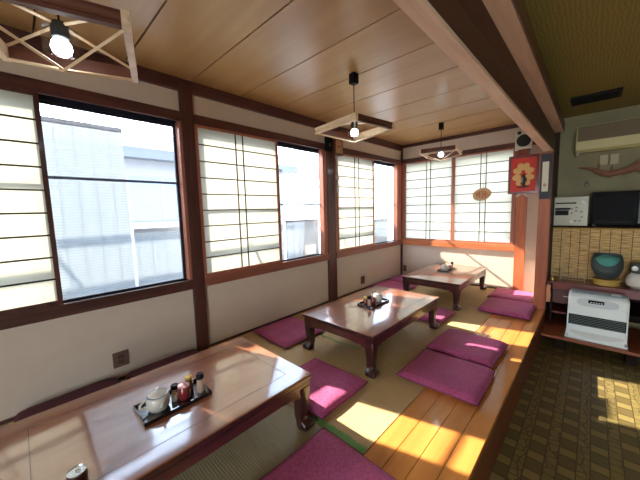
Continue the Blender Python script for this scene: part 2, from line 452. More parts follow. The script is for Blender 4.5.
struct('trim_3', bm, 'beam_bounce_lit', label='strip under the deep beam, bounce light in its pale colour')
struct('trim_4', box(2.232, 2.315, YF, -.621, 2.08, 2.17), 'beam_bounce_lit', label='second timber beside the deep beam, bounce light in its pale colour')
struct('trim_5', box(2.315, 2.322, YF, -.621, 2.085, 2.175), 'dark_wood_y', label='dark edge of the second timber')
struct('trim_6', box(2.125, 2.24, -.70, -.62, 0, 1.87, bev=.003, seg=1), 'post_wood', label='orange wooden post at the platform edge')

# posts and rails on the left wall
for i, (y0, y1) in enumerate(((-3.926, -3.818), (-2.095, -1.93), (-5.83, -5.72))):
    struct('trim_%d' % (7+i), box(0, .03, y0, y1, 0, H, bev=.003, seg=1), 'dark_wood', label='dark wooden wall post between window bays')
struct('trim_10', box(0, .03, -.035, 0, 0, H, bev=.002, seg=1), 'dark_wood')
spans = [(-5.72, -3.926), (-3.818, -2.095), (-1.93, -.035)]
n = 11
for y0, y1 in spans:
    struct('trim_%d' % n, box(0, .028, y0, y1, ZL0, ZL1, bev=.003, seg=1), 'dark_wood_y'); n += 1
    struct('trim_%d' % n, box(0, .036, y0, y1, ZS0, ZS1, bev=.003, seg=1), 'dark_wood_y' if n < 13 else wood('sill_brown_%d' % n, srgb(128, 74, 58), srgb(152, 92, 72), 'y', .4, .15)); n += 1
    struct('trim_%d' % n, box(0, .03, y0, y1, 2.30, H), 'dark_wood_y'); n += 1
for y0, y1 in ((-.20, -.035), (-1.93, -1.885), (-2.165, -2.095), (-3.95, -3.926)):   # reddish jambs beside the posts
    struct('trim_%d' % n, box(-.05, .022, y0, y1, ZS1, ZL0, bev=.002, seg=1), 'jamb_wood'); n += 1
# back wall rails
struct('trim_%d' % n, box(.03, 1.80, -.04, 0, ZS0, .69, bev=.003, seg=1), 'sill_wood'); n += 1
struct('trim_%d' % n, box(.03, 2.15, -.022, 0, 2.08, 2.15, bev=.003, seg=1), 'dark_wood_y'); n += 1
struct('trim_%d' % n, box(.03, 2.15, -.03, 0, 2.35, H), 'beam_wood'); n += 1
struct('trim_%d' % n, box(.03, .075, -.03, 0, .69, 2.08), 'jamb_wood'); n += 1
struct('trim_%d' % n, box(1.765, 1.79, -.035, 0, .69, 2.08), 'jamb_wood'); n += 1
bm = bmesh.new()
prism(bm, [(1.80, 0), (1.925, 0), (1.925, 1.37), (1.862, 1.42), (1.80, 1.37)], 'xz', -.045, -.001)
struct('trim_%d' % n, bm, 'post_wood', label='orange upright board with a pointed top on the end wall'); n += 1
bm = bmesh.new()
prism(bm, [(1.795, 1.372), (1.862, 1.424), (1.93, 1.372), (1.93, 1.395), (1.862, 1.447), (1.795, 1.395)], 'xz', -.05, -.001)
struct('trim_%d' % n, bm, 'paper_white', label='pale pointed cap on the upright board'); n += 1
struct('baseboard_left', box(0, .012, YF, 0, 0, .02), 'dark_wood_y')
struct('baseboard_back', box(.03, 1.80, -.012, 0, 0, .02), 'dark_wood_y')

# ------------------------------------------------------------------ windows (aluminium sashes with glass)
def window(n, x, a0, a1, zr, axis='y', split=None, lab=''):
    """outer sash from a0 to a1 along the wall; axis 'y' = left wall, 'x' = back wall"""
    def b(bm, u0, u1, d0, d1, z0, z1):
        if axis == 'y': bx(bm, x+d0, x+d1, u0, u1, z0, z1)
        else: bx(bm, u0, u1, x+d0, x+d1, z0, z1)
    bm = bmesh.new(); b(bm, a0, a1, -.03, .03, ZS1-.085, ZS1-.03); b(bm, a0, a1, -.03, .03, 2.030, ZL1)
    b(bm, a0, a0+.014, -.03, .03, ZS1-.03, 2.030); b(bm, a1-.014, a1, -.03, .03, ZS1-.03, 2.030)
    w = struct('window_%d' % n, bm, 'black_alu', label=lab)
    mid = split if split else (a0+a1)/2
    for k, (u0, u1) in enumerate(((a0+.014, mid), (mid, a1-.014))):
        bm = bmesh.new(); d = .012*(1 if k else -1)
        b(bm, u0, u0+.022, d-.01, d+.01, ZS1-.03, 2.030); b(bm, u1-.022, u1, d-.01, d+.01, ZS1-.03, 2.030)
        b(bm, u0+.022, u1-.022, d-.01, d+.01, ZS1-.03, ZS1+.008); b(bm, u0+.022, u1-.022, d-.01, d+.01, 2.012, 2.030)
        s = obj('sash', bm, 'black_alu', w)
        bm = bmesh.new(); b(bm, u0+.022, u1-.022, d-.01, d+.01, zr-.009, zr+.009); obj('middle_rail', bm, 'rail_alu', s)
        bm = bmesh.new(); b(bm, u0+.022, u1-.022, d-.002, d+.002, ZS1+.008, 2.012)
        obj('pane', bm, 'glass', s)
window(1, -.075, -5.70, -3.935, 1.535, split=-4.835, lab='aluminium sliding window of the nearest bay')
window(2, -.075, -3.80, -2.10, 1.345, split=-2.93, lab='aluminium sliding window of the middle bay')
window(3, -.075, -1.90, -.10, 1.345, split=-.98, lab='aluminium sliding window of the corner bay')
window(4, .075, .06, 1.79, 1.345, 'x', lab='window behind the paper screens of the end wall')

# ------------------------------------------------------------------ shoji screens
def shoji(label, axis, a0, a1, z0, z1, off, ncell, vbars, fmat, bmat, group):
    along = (a1-a0)
    loc = (off, a0, z0) if axis == 'y' else (a0, off, z0)
    t = thing('shoji_screen', label, 'screen', loc, 0, group)
    def b(bm, u0, u1, d0, d1, h0, h1):
        if axis == 'y': bx(bm, d0, d1, u0, u1, h0, h1)
        else: bx(bm, u0, u1, -d1, -d0, h0, h1)
    hh = z1-z0; fw = .026
    bm = bmesh.new()
    b(bm, 0, fw, -.012, .012, 0, hh); b(bm, along-fw, along, -.012, .012, 0, hh)
    b(bm, fw, along-fw, -.012, .012, 0, .03); b(bm, fw, along-fw, -.012, .012, hh-.022, hh)
    obj('frame', bm, fmat, t)
    bm = bmesh.new()
    for i in range(1, ncell):
        z = .03+(hh-.052)*i/ncell; b(bm, fw, along-fw, .0, .007, z-.0055, z+.0055)
    for v in vbars: b(bm, v-.0055, v+.0055, .0, .008, .03, hh-.022)
    obj('lattice', bm, bmat, t)
    bm = bmesh.new(); b(bm, fw, along-fw, -.0016, -.0004, .03, hh-.022)
    obj('paper', bm, 'paper', t)
M['lattice'] = plain('lattice_brown', srgb(92, 78, 60), .7, spec=.2)
M['lattice_dark'] = plain('lattice_dark', srgb(52, 44, 36), .7, spec=.2)
g = 'shoji screens along the window wall'
shoji('paper screen at the left edge beside the nearest clear window', 'y', -5.70, -4.795, ZS1, ZL0, .012, 9, [.40, .48], 'dark_wood', 'lattice_dark', g)
shoji('glowing white paper screen between the first two wall posts', 'y', -3.815, -2.895, ZS1, ZL0, .012, 9, [.40, .48], 'jamb_wood', 'lattice', g)
shoji('yellow-topped paper screen just left of the corner window', 'y', -1.885, -.955, ZS1, ZL0, .012, 9, [.42, .52], 'jamb_wood', 'lattice', g)
g = 'shoji screens on the end wall'
shoji('bluish paper screen on the end wall, the one at the corner', 'x', .075, .925, .69, 2.08, -.014, 9, [.405, .475], 'jamb_wood', 'lattice', g)
shoji('bluish paper screen on the end wall, the one behind the picture', 'x', .925, 1.765, .69, 2.08, -.014, 9, [.40, .475], 'jamb_wood', 'lattice', g)

# ------------------------------------------------------------------ mats
seams = [-.0, -.20, -1.11, -2.03, -2.945, -3.84, -4.75, -5.66]
labs = ['narrow strip of rush matting against the end wall', 'tan rush mat under the farthest low table', 'tan rush mat between the two far tables',
        'tan rush mat under the middle low table', 'tan rush mat in front of the nearest table with a sunlit patch',
        'greyish ribbed rush mat under the end of the nearest table', 'greyish rush mat under the nearest table']
for i, (a, b) in enumerate(zip(seams, seams[1:])):
    t = thing('rush_mat', labs[i], 'mat', (0, b, -.0135), 0, 'rush mats on the platform')
    w = a-b
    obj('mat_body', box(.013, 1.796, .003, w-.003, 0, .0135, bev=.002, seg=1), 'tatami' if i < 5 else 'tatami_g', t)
    if i in (4, 3):
        bm = bmesh.new(); X0, X1 = (1.40, 1.79) if i == 4 else (.62, 1.12); yy = .024 if i == 4 else .012; hw = .022 if i == 4 else .008
        n_ = 46; lo = [bm.verts.new((X0+(X1-X0)*k/n_, yy-hw+random.uniform(-.004, .004), .0136)) for k in range(n_+1)]
        hi = [bm.verts.new((X0+(X1-X0)*k/n_, yy+hw+random.uniform(-.004, .004), .0136)) for k in range(n_+1)]
        lo2 = [bm.verts.new((v.co.x, v.co.y, .0146)) for v in lo]; hi2 = [bm.verts.new((v.co.x, v.co.y, .0146)) for v in hi]
        for k in range(n_):
            bm.faces.new((lo2[k], lo2[k+1], hi2[k+1], hi2[k])); bm.faces.new((lo[k], lo2[k], hi2[k], hi[k])) if k == 0 else None
            bm.faces.new((lo[k], lo[k+1], lo2[k+1], lo2[k])); bm.faces.new((hi[k], hi2[k], hi2[k+1], hi[k+1]))
        o = obj('binding', bm, 'green_fringe', t); o['label'] = 'frayed green binding'

# ------------------------------------------------------------------ low tables
def leg_bm(sx, sy):
    """cabriole leg at a corner; sx, sy = outward signs; origin = outer corner at floor"""
    bm = bmesh.new()
    # (z, half width, outward offset of centre along each axis, relative to the outer corner)
    st = [(.0, .030, -.034), (.006, .039, -.029), (.022, .043, -.027), (.040, .040, -.030), (.052, .031, -.040), (.062, .028, -.045), (.085, .029, -.046), (.13, .032, -.043),
          (.18, .036, -.042), (.22, .040, -.043), (.262, .043, -.045)]
    rings = []
    for z, h, o in st:
        c = Vector((sx*o, sy*o, z)); ring = []
        for (ux, uy) in ((1, .76), (.92, .92), (.76, 1), (-.76, 1), (-.92, .92), (-1, .76), (-1, -.76), (-.92, -.92), (-.76, -1), (.76, -1), (.92, -.92), (1, -.76)):
            ring.append(bm.verts.new(c+Vector((ux*h, uy*h, 0))))
        rings.append(ring)
    for a, b in zip(rings, rings[1:]):
        for k in range(12): bm.faces.new((a[k], a[(k+1) % 12], b[(k+1) % 12], b[k]))
    bm.faces.new(rings[0][::-1]); bm.faces.new(rings[-1])
    return bm
def apron_outline(L):
    pts = [(0, .062), (L, .062)]
    low = []
    n = 30
    for k in range(n+1):
        u = k/n; x = L*(1-u)
        e = min(u, 1-u)*L
        if e < .05: z = .0-.018*(1-e/.05)
        elif e < .09: z = .0+.010*math.sin((e-.05)/.04*PI)
        else: z = .0+.012*min(1, (e-.09)/.05)
        low.append((x, z))
    return pts+low
TW, TL, TH = .76, 1.25, .33
def make_table(loc, label):
    t = thing('low_table', label, 'table', loc, 0, 'low lacquered tables')
    bm = bmesh.new(); bx(bm, 0, TW, 0, TL, TH-.026, TH, bev=.007, seg=3)
    top = obj('table_top', bm, 'table_top', t, smooth=True)
    top.data.materials.append(M['table_leg'])
    for p in top.data.polygons:
        if p.normal.z < .6: p.material_index = 1
    bm = bmesh.new(); i = .108; w = .0012
    for a in ((i-w, i+w, i, TL-i), (TW-i-w, TW-i+w, i, TL-i), (i, TW-i, i-w, i+w), (i, TW-i, TL-i-w, TL-i+w)): bx(bm, *a, TH-.0005, TH+.0005)
    obj('inlay_line', bm, 'inlay', top)
    obj('moulding', box(.012, TW-.012, .012, TL-.012, TH-.045, TH-.026, bev=.006, seg=2), 'table_leg', t, smooth=True)
    for (a, b, ax) in ((.012, 0, 'x0'), (TW-.034, 0, 'x1')):
        bm = bmesh.new(); L_ = TL-.14
        prism(bm, [(u+.07, w+.223) for u, w in apron_outline(L_)], 'yz', a, a+.022); obj('apron', bm, 'table_apron', t)
    for a in (.012, TL-.034):
        bm = bmesh.new(); L_ = TW-.14
        prism(bm, [(u+.07, w+.223) for u, w in apron_outline(L_)], 'xz', a, a+.022); obj('apron', bm, 'table_apron', t)
    for sx, x in ((-1, .0), (1, TW)):
        for sy, y in ((-1, .0), (1, TL)):
            bm = leg_bm(sx, sy); bmesh.ops.translate(bm, verts=bm.verts, vec=(x-sx*.006, y-sy*.006, 0))
            # top block joins leg and moulding
            x0, x1 = (x-.004-.08, x-.012) if sx > 0 else (x+.012, x+.084)
            y0, y1 = (y-.084, y-.012) if sy > 0 else (y+.012, y+.084)
            bx(bm, x0, x1, y0, y1, .255, TH-.044)
            obj('leg', bm, 'table_leg', t, smooth=True, angle=50)
    return t
table0 = make_table((.708, -5.12, .0015), 'nearest low table of dark lacquered wood, carrying the drink can')
dup(table0, (.715, -3.245, .0015), 0, 'middle low table of dark lacquered wood between the two others')
dup(table0, (.715, -1.36, .0015), 0, 'farthest low table of dark lacquered wood, near the end wall')

# ------------------------------------------------------------------ floor cushions
def cushion_bm(w, l, h, seed, puff=1.0):
    rnd = random.Random(seed); bm = bmesh.new(); n = 22
    ph = [rnd.uniform(0, 6.28) for _ in range(6)]
    def pt(i, j, s):
        u, v = -1+2*i/n, -1+2*j/n
        e = max(0, (1-abs(u)**7))**.42*max(0, (1-abs(v)**7))**.42
        wob = .0025*math.sin(5*u+ph[0])*math.sin(4*v+ph[1])+.0015*math.sin(11*u+3*v+ph[2])
        dip = -.006*math.exp(-(u*u+v*v)*9)
        x = u*w/2*(1-.018*(1-e)) + .004*math.sin(3*v+ph[3])*abs(u); y = v*l/2*(1-.018*(1-e)) + .004*math.sin(3*u+ph[4])*abs(v)
        if s > 0: z = h*.42+h*.58*e*puff+(wob+dip)*e
        else: z = h*.42-h*.42*e
        return (x, y, max(z, 0))
    top = [[bm.verts.new(pt(i, j, 1)) for j in range(n+1)] for i in range(n+1)]
    bot = [[(top[i][j] if i in (0, n) or j in (0, n) else bm.verts.new(pt(i, j, -1))) for j in range(n+1)] for i in range(n+1)]
    for g_, fl in ((top, 0), (bot, 1)):
        for i in range(n):
            for j in range(n):
                q = (g_[i][j], g_[i+1][j], g_[i+1][j+1], g_[i][j+1]); bm.faces.new(q[::-1] if fl else q)
    return bm, pt, n
def cushion(label, x0, x1, y0, y1, seed, h=.052, rot=0, z=0.0018, tiltx=0, mat='cushion'):
    t = thing('floor_cushion', label, 'cushion', ((x0+x1)/2, (y0+y1)/2, z), R(rot), 'magenta floor cushions')
    bm, pt, n = cushion_bm(x1-x0, y1-y0, h, seed)
    obj('cushion_body', bm, mat, t, smooth=True, angle=80)
    path = [pt(i, 0, 1) for i in range(n+1)]+[pt(n, j, 1) for j in range(1, n+1)]+[pt(i, n, 1) for i in range(n-1, -1, -1)]+[pt(0, j, 1) for j in range(n-1, -1, -1)]
    obj('piping', tube(bmesh.new(), path, .0032, 6, False), 'cushion_edge', t, smooth=True)
    if tiltx: t.rotation_euler.y = R(tiltx)
    return t
cushion('magenta cushion in the foreground, cut off by the bottom of the photo', 1.535, 2.09, -4.45, -3.865, 1, .06, -1)
cushion('magenta cushion with a sunlit corner between nearest and middle tables', .955, 1.49, -3.83, -3.33, 2, .055, 1)
cushion('magenta cushion by the window wall, left of the middle table', .07, .63, -3.38, -2.84, 3, .05, -2)
cushion('magenta cushion right of the middle table, nearer one of the touching pair', 1.585, 2.14, -3.11, -2.60, 4, .06, 1.5)
cushion('magenta cushion right of the middle table, farther one of the touching pair', 1.58, 2.11, -2.575, -2.05, 5, .068, -1)
cushion('magenta cushion half hidden between the middle and farthest tables', .95, 1.48, -1.97, -1.48, 6, .05, 0)
cushion('magenta cushion by the window wall, left of the farthest table', .05, .62, -1.20, -.66, 7, .055, 0)
cushion('magenta cushion in the far corner under the corner window', .05, .60, -.63, -.09, 8, .055, 1)
cushion('magenta cushion beside the orange post, in front of another', 1.635, 2.165, -1.25, -.66, 9, .06, 1)
cushion('magenta cushion against the end wall right of the farthest table', 1.60, 2.10, -.63, -.09, 10, .06, 0)
cushion('shade-darkened magenta cushion along the window wall behind the nearest table, left one', .045, .60, -5.09, -4.54, 11, .09, 0, mat='cushion_shaded')
cushion('shade-darkened magenta cushion along the window wall behind the nearest table, right one', .045, .60, -4.50, -3.95, 12, .085, 0, mat='cushion_shaded')

# ------------------------------------------------------------------ condiment sets
def make_tray(loc, rot, label):
    t = thing('serving_tray', label, 'tray', loc, rot, 'condiment trays on the tables')
    bm = bmesh.new(); bx(bm, -.088, .088, -.155, .155, 0, .005)
    obj('tray_base', bm, 'tray', t)
    bm = bmesh.new()
    for a in ((-.088, -.083, -.155, .155), (.083, .088, -.155, .155), (-.083, .083, -.155, -.150), (-.083, .083, .150, .155)): bx(bm, *a, .005, .019)
    obj('rim', bm, 'tray', t)
    return t
def make_teapot(loc, rot, label):
    t = thing('teapot', label, 'teapot', loc, rot, 'white teapots on the trays')
    obj('pot_body', lathe(bmesh.new(), [(0, 0), (.040, 0), (.044, .006), (.050, .022), (.052, .04), (.050, .058), (.045, .068), (.041, .071), (.0, .071)], 32), 'ceramic', t, smooth=True)
    obj('lid', lathe(bmesh.new(), [(.043, .0715), (.042, .076), (.030, .083), (.010, .087), (.007, .091), (.010, .097), (.006, .102), (0, .103)], 28), 'ceramic', t, smooth=True)
    o = obj('rim_ring', lathe(bmesh.new(), [(.042, .069), (.0465, .0695), (.0465, .0725), (.042, .073)], 28), 'ceramic_blue', t, smooth=True); o['label'] = 'grey blue rim line'
    pts = [(0, -.048-.0*k, 0) for k in range(1)]
    pts = [(0, -.044-.034*math.sin(PI*k/10)**.7, .066-.050*k/10) for k in range(11)]
    obj('handle', tube(bmesh.new(), pts, .0055, 8), 'ceramic', t, smooth=True)
    obj('spout', tube(bmesh.new(), [(.045, .0, .03), (.06, 0, .042), (.068, 0, .056), (.076, 0, .066)], [.012, .009, .007, .006], 10), 'ceramic', t, smooth=True)
    return t
def jar(kind, loc, label, rot=0):
    spec = {
     'pepper_shaker': ([(0, 0), (.017, 0), (.018, .004), (.0175, .04), (.0155, .072), (0, .072)], 'pepper', [(.0165, .072), (.019, .075), (.019, .094), (.016, .101), (0, .102)], 'black', 'shaker'),
     'sauce_jar': ([(0, 0), (.025, 0), (.029, .006), (.030, .036), (.028, .060), (.025, .064), (0, .064)], 'red_pot', [(.028, .064), (.028, .069), (.012, .075), (.006, .079), (.004, .085), (0, .086)], 'pink_lid', 'jar'),
     'sauce_bottle': ([(0, 0), (.019, 0), (.021, .006), (.021, .04), (.014, .058), (0, .058)], 'brown_glass', [(.0155, .056), (.018, .06), (.017, .074), (.008, .080), (0, .081)], 'yellow_lid', 'bottle'),
     'spice_jar': ([(0, 0), (.017, 0), (.018, .004), (.018, .036), (0, .036)], 'ceramic_blue', [(.0185, .036), (.0195, .04), (.0195, .052), (.016, .055), (0, .055)], 'black', 'jar'),
     'toothpick_cup': ([(0, 0), (.013, 0), (.014, .004), (.015, .033), (.013, .033), (.012, .008), (0, .008)], 'straw_lid', None, None, 'cup'),
    }[kind]
    t = thing(kind, label, spec[4], loc, rot, 'condiments on the trays')
    obj('body', lathe(bmesh.new(), spec[0], 22), spec[1], t, smooth=True)
    if spec[2]: obj('lid', lathe(bmesh.new(), spec[2], 22), spec[3], t, smooth=True)
    else:
        bm = bmesh.new()
        for k in range(9):
            a = k*.7; tube(bm, [(.005*math.cos(a), .005*math.sin(a), .009), (.009*math.cos(a), .009*math.sin(a), .046+.002*(k % 3))], .0011, 5)
        obj('toothpicks', bm, 'bamboo', t)
    return t
def cset(cx, cy, rot, flip, where):
    z = TH+.0023
    make_tray((cx, cy, z), rot, 'black lacquer tray of condiments on the %s table' % where)
    def at(dx, dy):
        v = Matrix.Rotation(rot, 3, 'Z') @ Vector((dx, dy*(-1 if flip else 1), 0)); return (cx+v.x, cy+v.y, z+.0056)
    make_teapot(at(0, -.070), rot+(PI if flip else 0), 'white ceramic teapot on the tray of the %s table' % where)
    jar('spice_jar', at(-.045, .022), 'dark-capped spice jar on the %s table tray' % where)
    jar('sauce_jar', at(.018, .044), 'red-brown lidded pot on the %s table tray' % where)
    jar('sauce_bottle', at(-.035, .090), 'yellow-topped sauce bottle on the %s table tray' % where)
    jar('pepper_shaker', at(.032, .122), 'black-capped pepper shaker on the %s table tray' % where)
    jar('toothpick_cup', at(.0, .003), 'tiny pale toothpick cup on the %s table tray' % where)
cset(1.122, -4.503, R(0), False, 'nearest')
cset(1.055, -2.59, R(0), True, 'middle')
cset(1.062, -.62, R(0), False, 'farthest')

t = thing('drink_can', 'small dark drink can on the nearest table, at the bottom edge', 'can', (1.408, -4.902, TH+.0023))
obj('can_body', lathe(bmesh.new(), [(0, .002), (.022, 0), (.024, .004), (.0275, .01), (.0275, .092), (.0255, .099), (0, .099)], 32), 'can_side', t, smooth=True)
ct = obj('can_lid', lathe(bmesh.new(), [(.0255, .099), (.0262, .1025), (.0252, .1035), (.0238, .1005), (0, .1005)], 32), 'can_top', t, smooth=True)
bm = bmesh.new(); tube(bm, [(.009*math.cos(a), .006*math.sin(a)+.004, .1018) for a in [2*PI*k/16 for k in range(17)]], .0014, 6)
obj('pull_tab', bm, 'metal', ct, smooth=True)

# ------------------------------------------------------------------ pendant lamps
def make_lamp(loc, rotz, zc, label, capz=H):
    """origin = frame centre at height zc"""
    t = thing('pendant_lamp', label, 'lamp', (loc[0], loc[1], zc), rotz, 'pendant lamps over the tables')
    hc = capz-zc
    obj('ceiling_cap', box(-.03, .03, -.03, .03, hc-.085, hc-.001, bev=.006), 'black', t, smooth=True)
    obj('cord', tube(bmesh.new(), [(0, 0, .05), (0, 0, hc-.08)], .0038, 8), 'black', t, smooth=True)
    S = .225
    def bar(sgn, ax):
        # grooved profile: two lips and a recessed middle
        prof = [(-.013, .026), (.013, .026), (.013, .014), (.005, .004), (.005, -.004), (.013, -.014), (.013, -.026), (-.013, -.026)]
        bm = bmesh.new(); ext = S+.022
        pl = [((sgn*S+sgn*u), w) for u, w in prof]
        prism(bm, pl, 'yz' if ax == 'x' else 'xz', -ext if ax == 'x' else -(S-.015), ext if ax == 'x' else (S-.015))
        return bm
    for sgn in (-1, 1):
        # 'x' bars run along local x with section in the y-z plane
        obj('frame_bar', bar(sgn, 'x'), 'lamp_light', t)
        obj('frame_bar', bar(sgn, 'y'), 'lamp_dark', t)
    for a in range(4):
        c, s = math.cos(PI/4+a*PI/2), math.sin(PI/4+a*PI/2); d = S*math.sqrt(2)-.012
        obj('top_spoke', tube(bmesh.new(), [(c*.03, s*.03, .045), (c*d, s*d, .024)], .007, 4), 'lamp_light', t)
        obj('lower_rod', tube(bmesh.new(), [(c*d, s*d, -.026), (c*.002, s*.002, -.115)], .0065, 4), 'lamp_light', t)
    obj('socket', lathe(bmesh.new(), [(0, .055), (.022, .055), (.028, .045), (.028, .0), (.024, -.004), (0, -.004)], 20), 'dark_grey', t, smooth=True)
    obj('bulb', lathe(bmesh.new(), [(0, -.066), (.016, -.063), (.028, -.052), (.033, -.036), (.030, -.020), (.020, -.006), (.016, -.003)], 22), 'bulb', t, smooth=True)
    obj('glass_shade', lathe(bmesh.new(), [(.030, .042), (.052, .03), (.056, .0), (.058, -.05)], 28), 'lampglass', t, smooth=True)
    return t
lamp = make_lamp((1.091, -4.782), R(-17), 1.943, 'square wooden pendant lamp cut by the top left of the photo')
make_lamp((1.082, -2.905), R(-8), 1.953, 'square wooden pendant lamp above the middle table')
make_lamp((1.05, -.89), R(101), 2.015, 'square wooden pendant lamp above the farthest table')

# ------------------------------------------------------------------ small wall things
for i, (p, lab) in enumerate((((0, -4.505, .165), 'brown outlet plate low on the wall behind the nearest table'),
                              ((0, -1.275, .15), 'brown outlet plate on the window wall left of the farthest table'))):
    t = thing('wall_outlet', lab, 'outlet', p, 0, 'outlets on the walls')
    obj('plate', box(.0005, .008, -.052, .052, -.06, .06, bev=.003), 'outlet', t)
    bm = bmesh.new(); bx(bm, .008, .0095, -.02, .02, .006, .034); bx(bm, .008, .0095, -.02, .02, -.034, -.006); obj('socket_insert', bm, 'outlet_in', t)
t = thing('wall_outlet', 'small outlet plate low on the end wall at the corner', 'outlet', (.075, 0, .14), 0, 'outlets on the walls')
obj('plate', box(-.035, .035, -.008, -.0005, -.06, .06, bev=.003), 'outlet', t)
obj('socket_insert', box(-.014, .014, -.0095, -.008, -.034, .034), 'dark_grey', t)

# wooden box clock, black box, hanging charm by the second post
t = thing('box_clock', 'small wooden box clock high on the second wall post', 'clock', (.03, -1.915, 2.0))
obj('case', box(.0, .07, -.085, .085, .0, .20, bev=.004), 'lamp_dark', t)
f = obj('face', box(.07, .073, -.068, .068, .018, .182), wood('clock_face', srgb(170, 130, 92), srgb(186, 146, 106), 'z', .5), t)
bm = bmesh.new(); bx(bm, .073, .075, -.04, .006, .098, .106); bx(bm, .073, .075, -.004, .02, .104, .112); obj('hands', bm, 'black', t)
t = thing('black_wall_box', 'small black box beside the wooden clock', 'box', (.03, -2.075, 2.03))
obj('case', box(0, .045, -.055, .055, 0, .17, bev=.004), 'black', t); obj('lens', box(.045, .048, -.02, .02, .06, .1), 'dark_grey', t)
t = thing('hanging_charm', 'silvery charm on a cord hanging below the wooden clock', 'ornament', (.045, -1.90, 1.50))
obj('cord', tube(bmesh.new(), [(.0, -.02, .49), (.004, -.01, .44), (-.002, .0, .36), (.003, -.012, .30), (0, 0, .24)], [.010, .014, .009, .013, .006], 8), 'silver', t, smooth=True)
bm = lathe(bmesh.new(), [(0, -.006), (.032, -.006), (.04, 0), (.032, .006), (0, .006)], 24, axis_m=Matrix.Translation((.004, 0, .2)) @ Matrix.Rotation(PI/2, 4, 'Y'))
obj('disc', bm, 'silver', t, smooth=True)
obj('tassel', lathe(bmesh.new(), [(0, .155), (.008, .15), (.016, .11), (.02, .03), (.014, .0), (0, 0)], 12), 'silver', t, smooth=True)

# woven round ornament on the end wall screen
t = thing('woven_ornament', 'round woven straw ornament with red motif on the end wall screen', 'ornament', (1.355, -.036, 1.445))
bm = bmesh.new(); out = []
for k in range(40):
    a = 2*PI*k/40; r = .108*(1+.10*math.cos(2*a-.9)); out.append((r*math.cos(a)*1.1, r*math.sin(a)*.95))
prism(bm, out, 'xz', -.012, 0); o = obj('straw_disc', bm, wood('straw_weave', srgb(190, 150, 100), srgb(220, 186, 140), 'x', .8, scale=40), t)
bm = bmesh.new()
for k in range(7):
    a = k*.9; cx_, cz_ = .055*math.cos(a), .03*math.sin(a)+.0
    tube(bm, [(cx_+.022*math.cos(b_), -.015, cz_+.022*math.sin(b_)) for b_ in [2*PI*j/12 for j in range(13)]], .003, 6)
obj('red_motif', bm, 'ring_red', t, smooth=True)
obj('hanging_cord', tube(bmesh.new(), [(.02, -.004, .09), (.03, -.004, .20), (.03, -.004, .56)], .0015, 6), 'black', t)
bm = bmesh.new()
for k in range(6): tube(bm, [(.0, -.006, -.10), (.03+.012*k, -.006, -.13-.004*(k % 3))], .0012, 5)
obj('straw_tail', bm, 'bamboo', t)

# loudspeaker on bracket
t = thing('loudspeaker', 'small white loudspeaker with black cone above the red picture', 'speaker', (1.865, -.112, 2.02), R(10))
obj('cabinet', box(-.095, .095, -.08, .08, 0, .245, bev=.012), 'speaker_body', t, smooth=True)
mx = Matrix.Translation((0, -.081, .105)) @ Matrix.Rotation(PI/2, 4, 'X')
obj('woofer', lathe(bmesh.new(), [(.080, 0), (.080, .007), (.072, .009), (.06, .004), (.03, .002), (.024, .007), (0, .009)], 32, axis_m=mx), 'speaker_cone', t, smooth=True)
mx = Matrix.Translation((-.052, -.081, .212)) @ Matrix.Rotation(PI/2, 4, 'X')
obj('tweeter', lathe(bmesh.new(), [(.024, 0), (.024, .005), (.014, .002), (0, .005)], 20, axis_m=mx), 'speaker_cone', t, smooth=True)
t = thing('speaker_bracket', 'brown wooden bracket block under the white loudspeaker', 'bracket', (1.87, -.06, 1.945))
obj('block', box(-.06, .06, -.055, .059, 0, .072, bev=.004), 'red_frame', t)
obj('plate', box(-.07, .07, -.06, .055, .0722, .0745), 'dark_grey', t)

# red picture
t = thing('framed_picture', 'red panel picture with gold petals in a reddish wooden frame', 'picture', (1.872, -.062, 1.425), R(6))
w, h, d = .172, .52, .04
bm = bmesh.new(); fw = .03
bx(bm, -w, -w+fw, -d, 0, 0, h); bx(bm, w-fw, w, -d, 0, 0, h); bx(bm, -w+fw, w-fw, -d, 0, 0, fw); bx(bm, -w+fw, w-fw, -d, 0, h-fw, h)
obj('frame', bm, 'red_frame', t)
obj('backing', box(-w+fw, w-fw, -.018, -.012, fw, h-fw), 'red_panel', t)
cz_ = h*.50
for k in range(8):
    # fan of rounded petals around the middle, the lowest place left to the ornament
    a = PI/2+(k-3.5)*R(43); px_, pz_ = .078*math.cos(a), .115*math.sin(a)
    bm = bmesh.new(); out = []
    for j in range(20):
        b_ = 2*PI*j/20; rr = .040; ex = .052
        lx, lz = rr*math.cos(b_), ex*math.sin(b_)
        out.append((px_+lx*math.sin(a)+lz*math.cos(a), cz_+pz_-lx*math.cos(a)*1+lz*math.sin(a)))
    prism(bm, out, 'xz', -.0215-.0004*(k % 3), -.018); obj('petal', bm, 'gold', t)
bm = tube(bmesh.new(), [(.02, -.030, cz_-.165), (.0, -.032, cz_-.12), (.015, -.032, cz_-.07), (.0, -.031, cz_-.02), (.012, -.03, cz_+.015)], [.012, .028, .034, .022, .008], 10)
o = obj('bird_ornament', bm, 'dark_fig', t, smooth=True); o['label'] = 'dark carved ornament'
obj('pale_breast', tube(bmesh.new(), [(-.012, -.052, cz_-.115), (-.012, -.054, cz_-.08), (-.005, -.05, cz_-.04)], [.008, .014, .006], 10), 'grey_fig', t, smooth=True)
obj('perch', tube(bmesh.new(), [(-.06, -.03, cz_-.165), (0, -.034, cz_-.175), (.07, -.03, cz_-.16)], .008, 8), 'dark_fig', t, smooth=True)

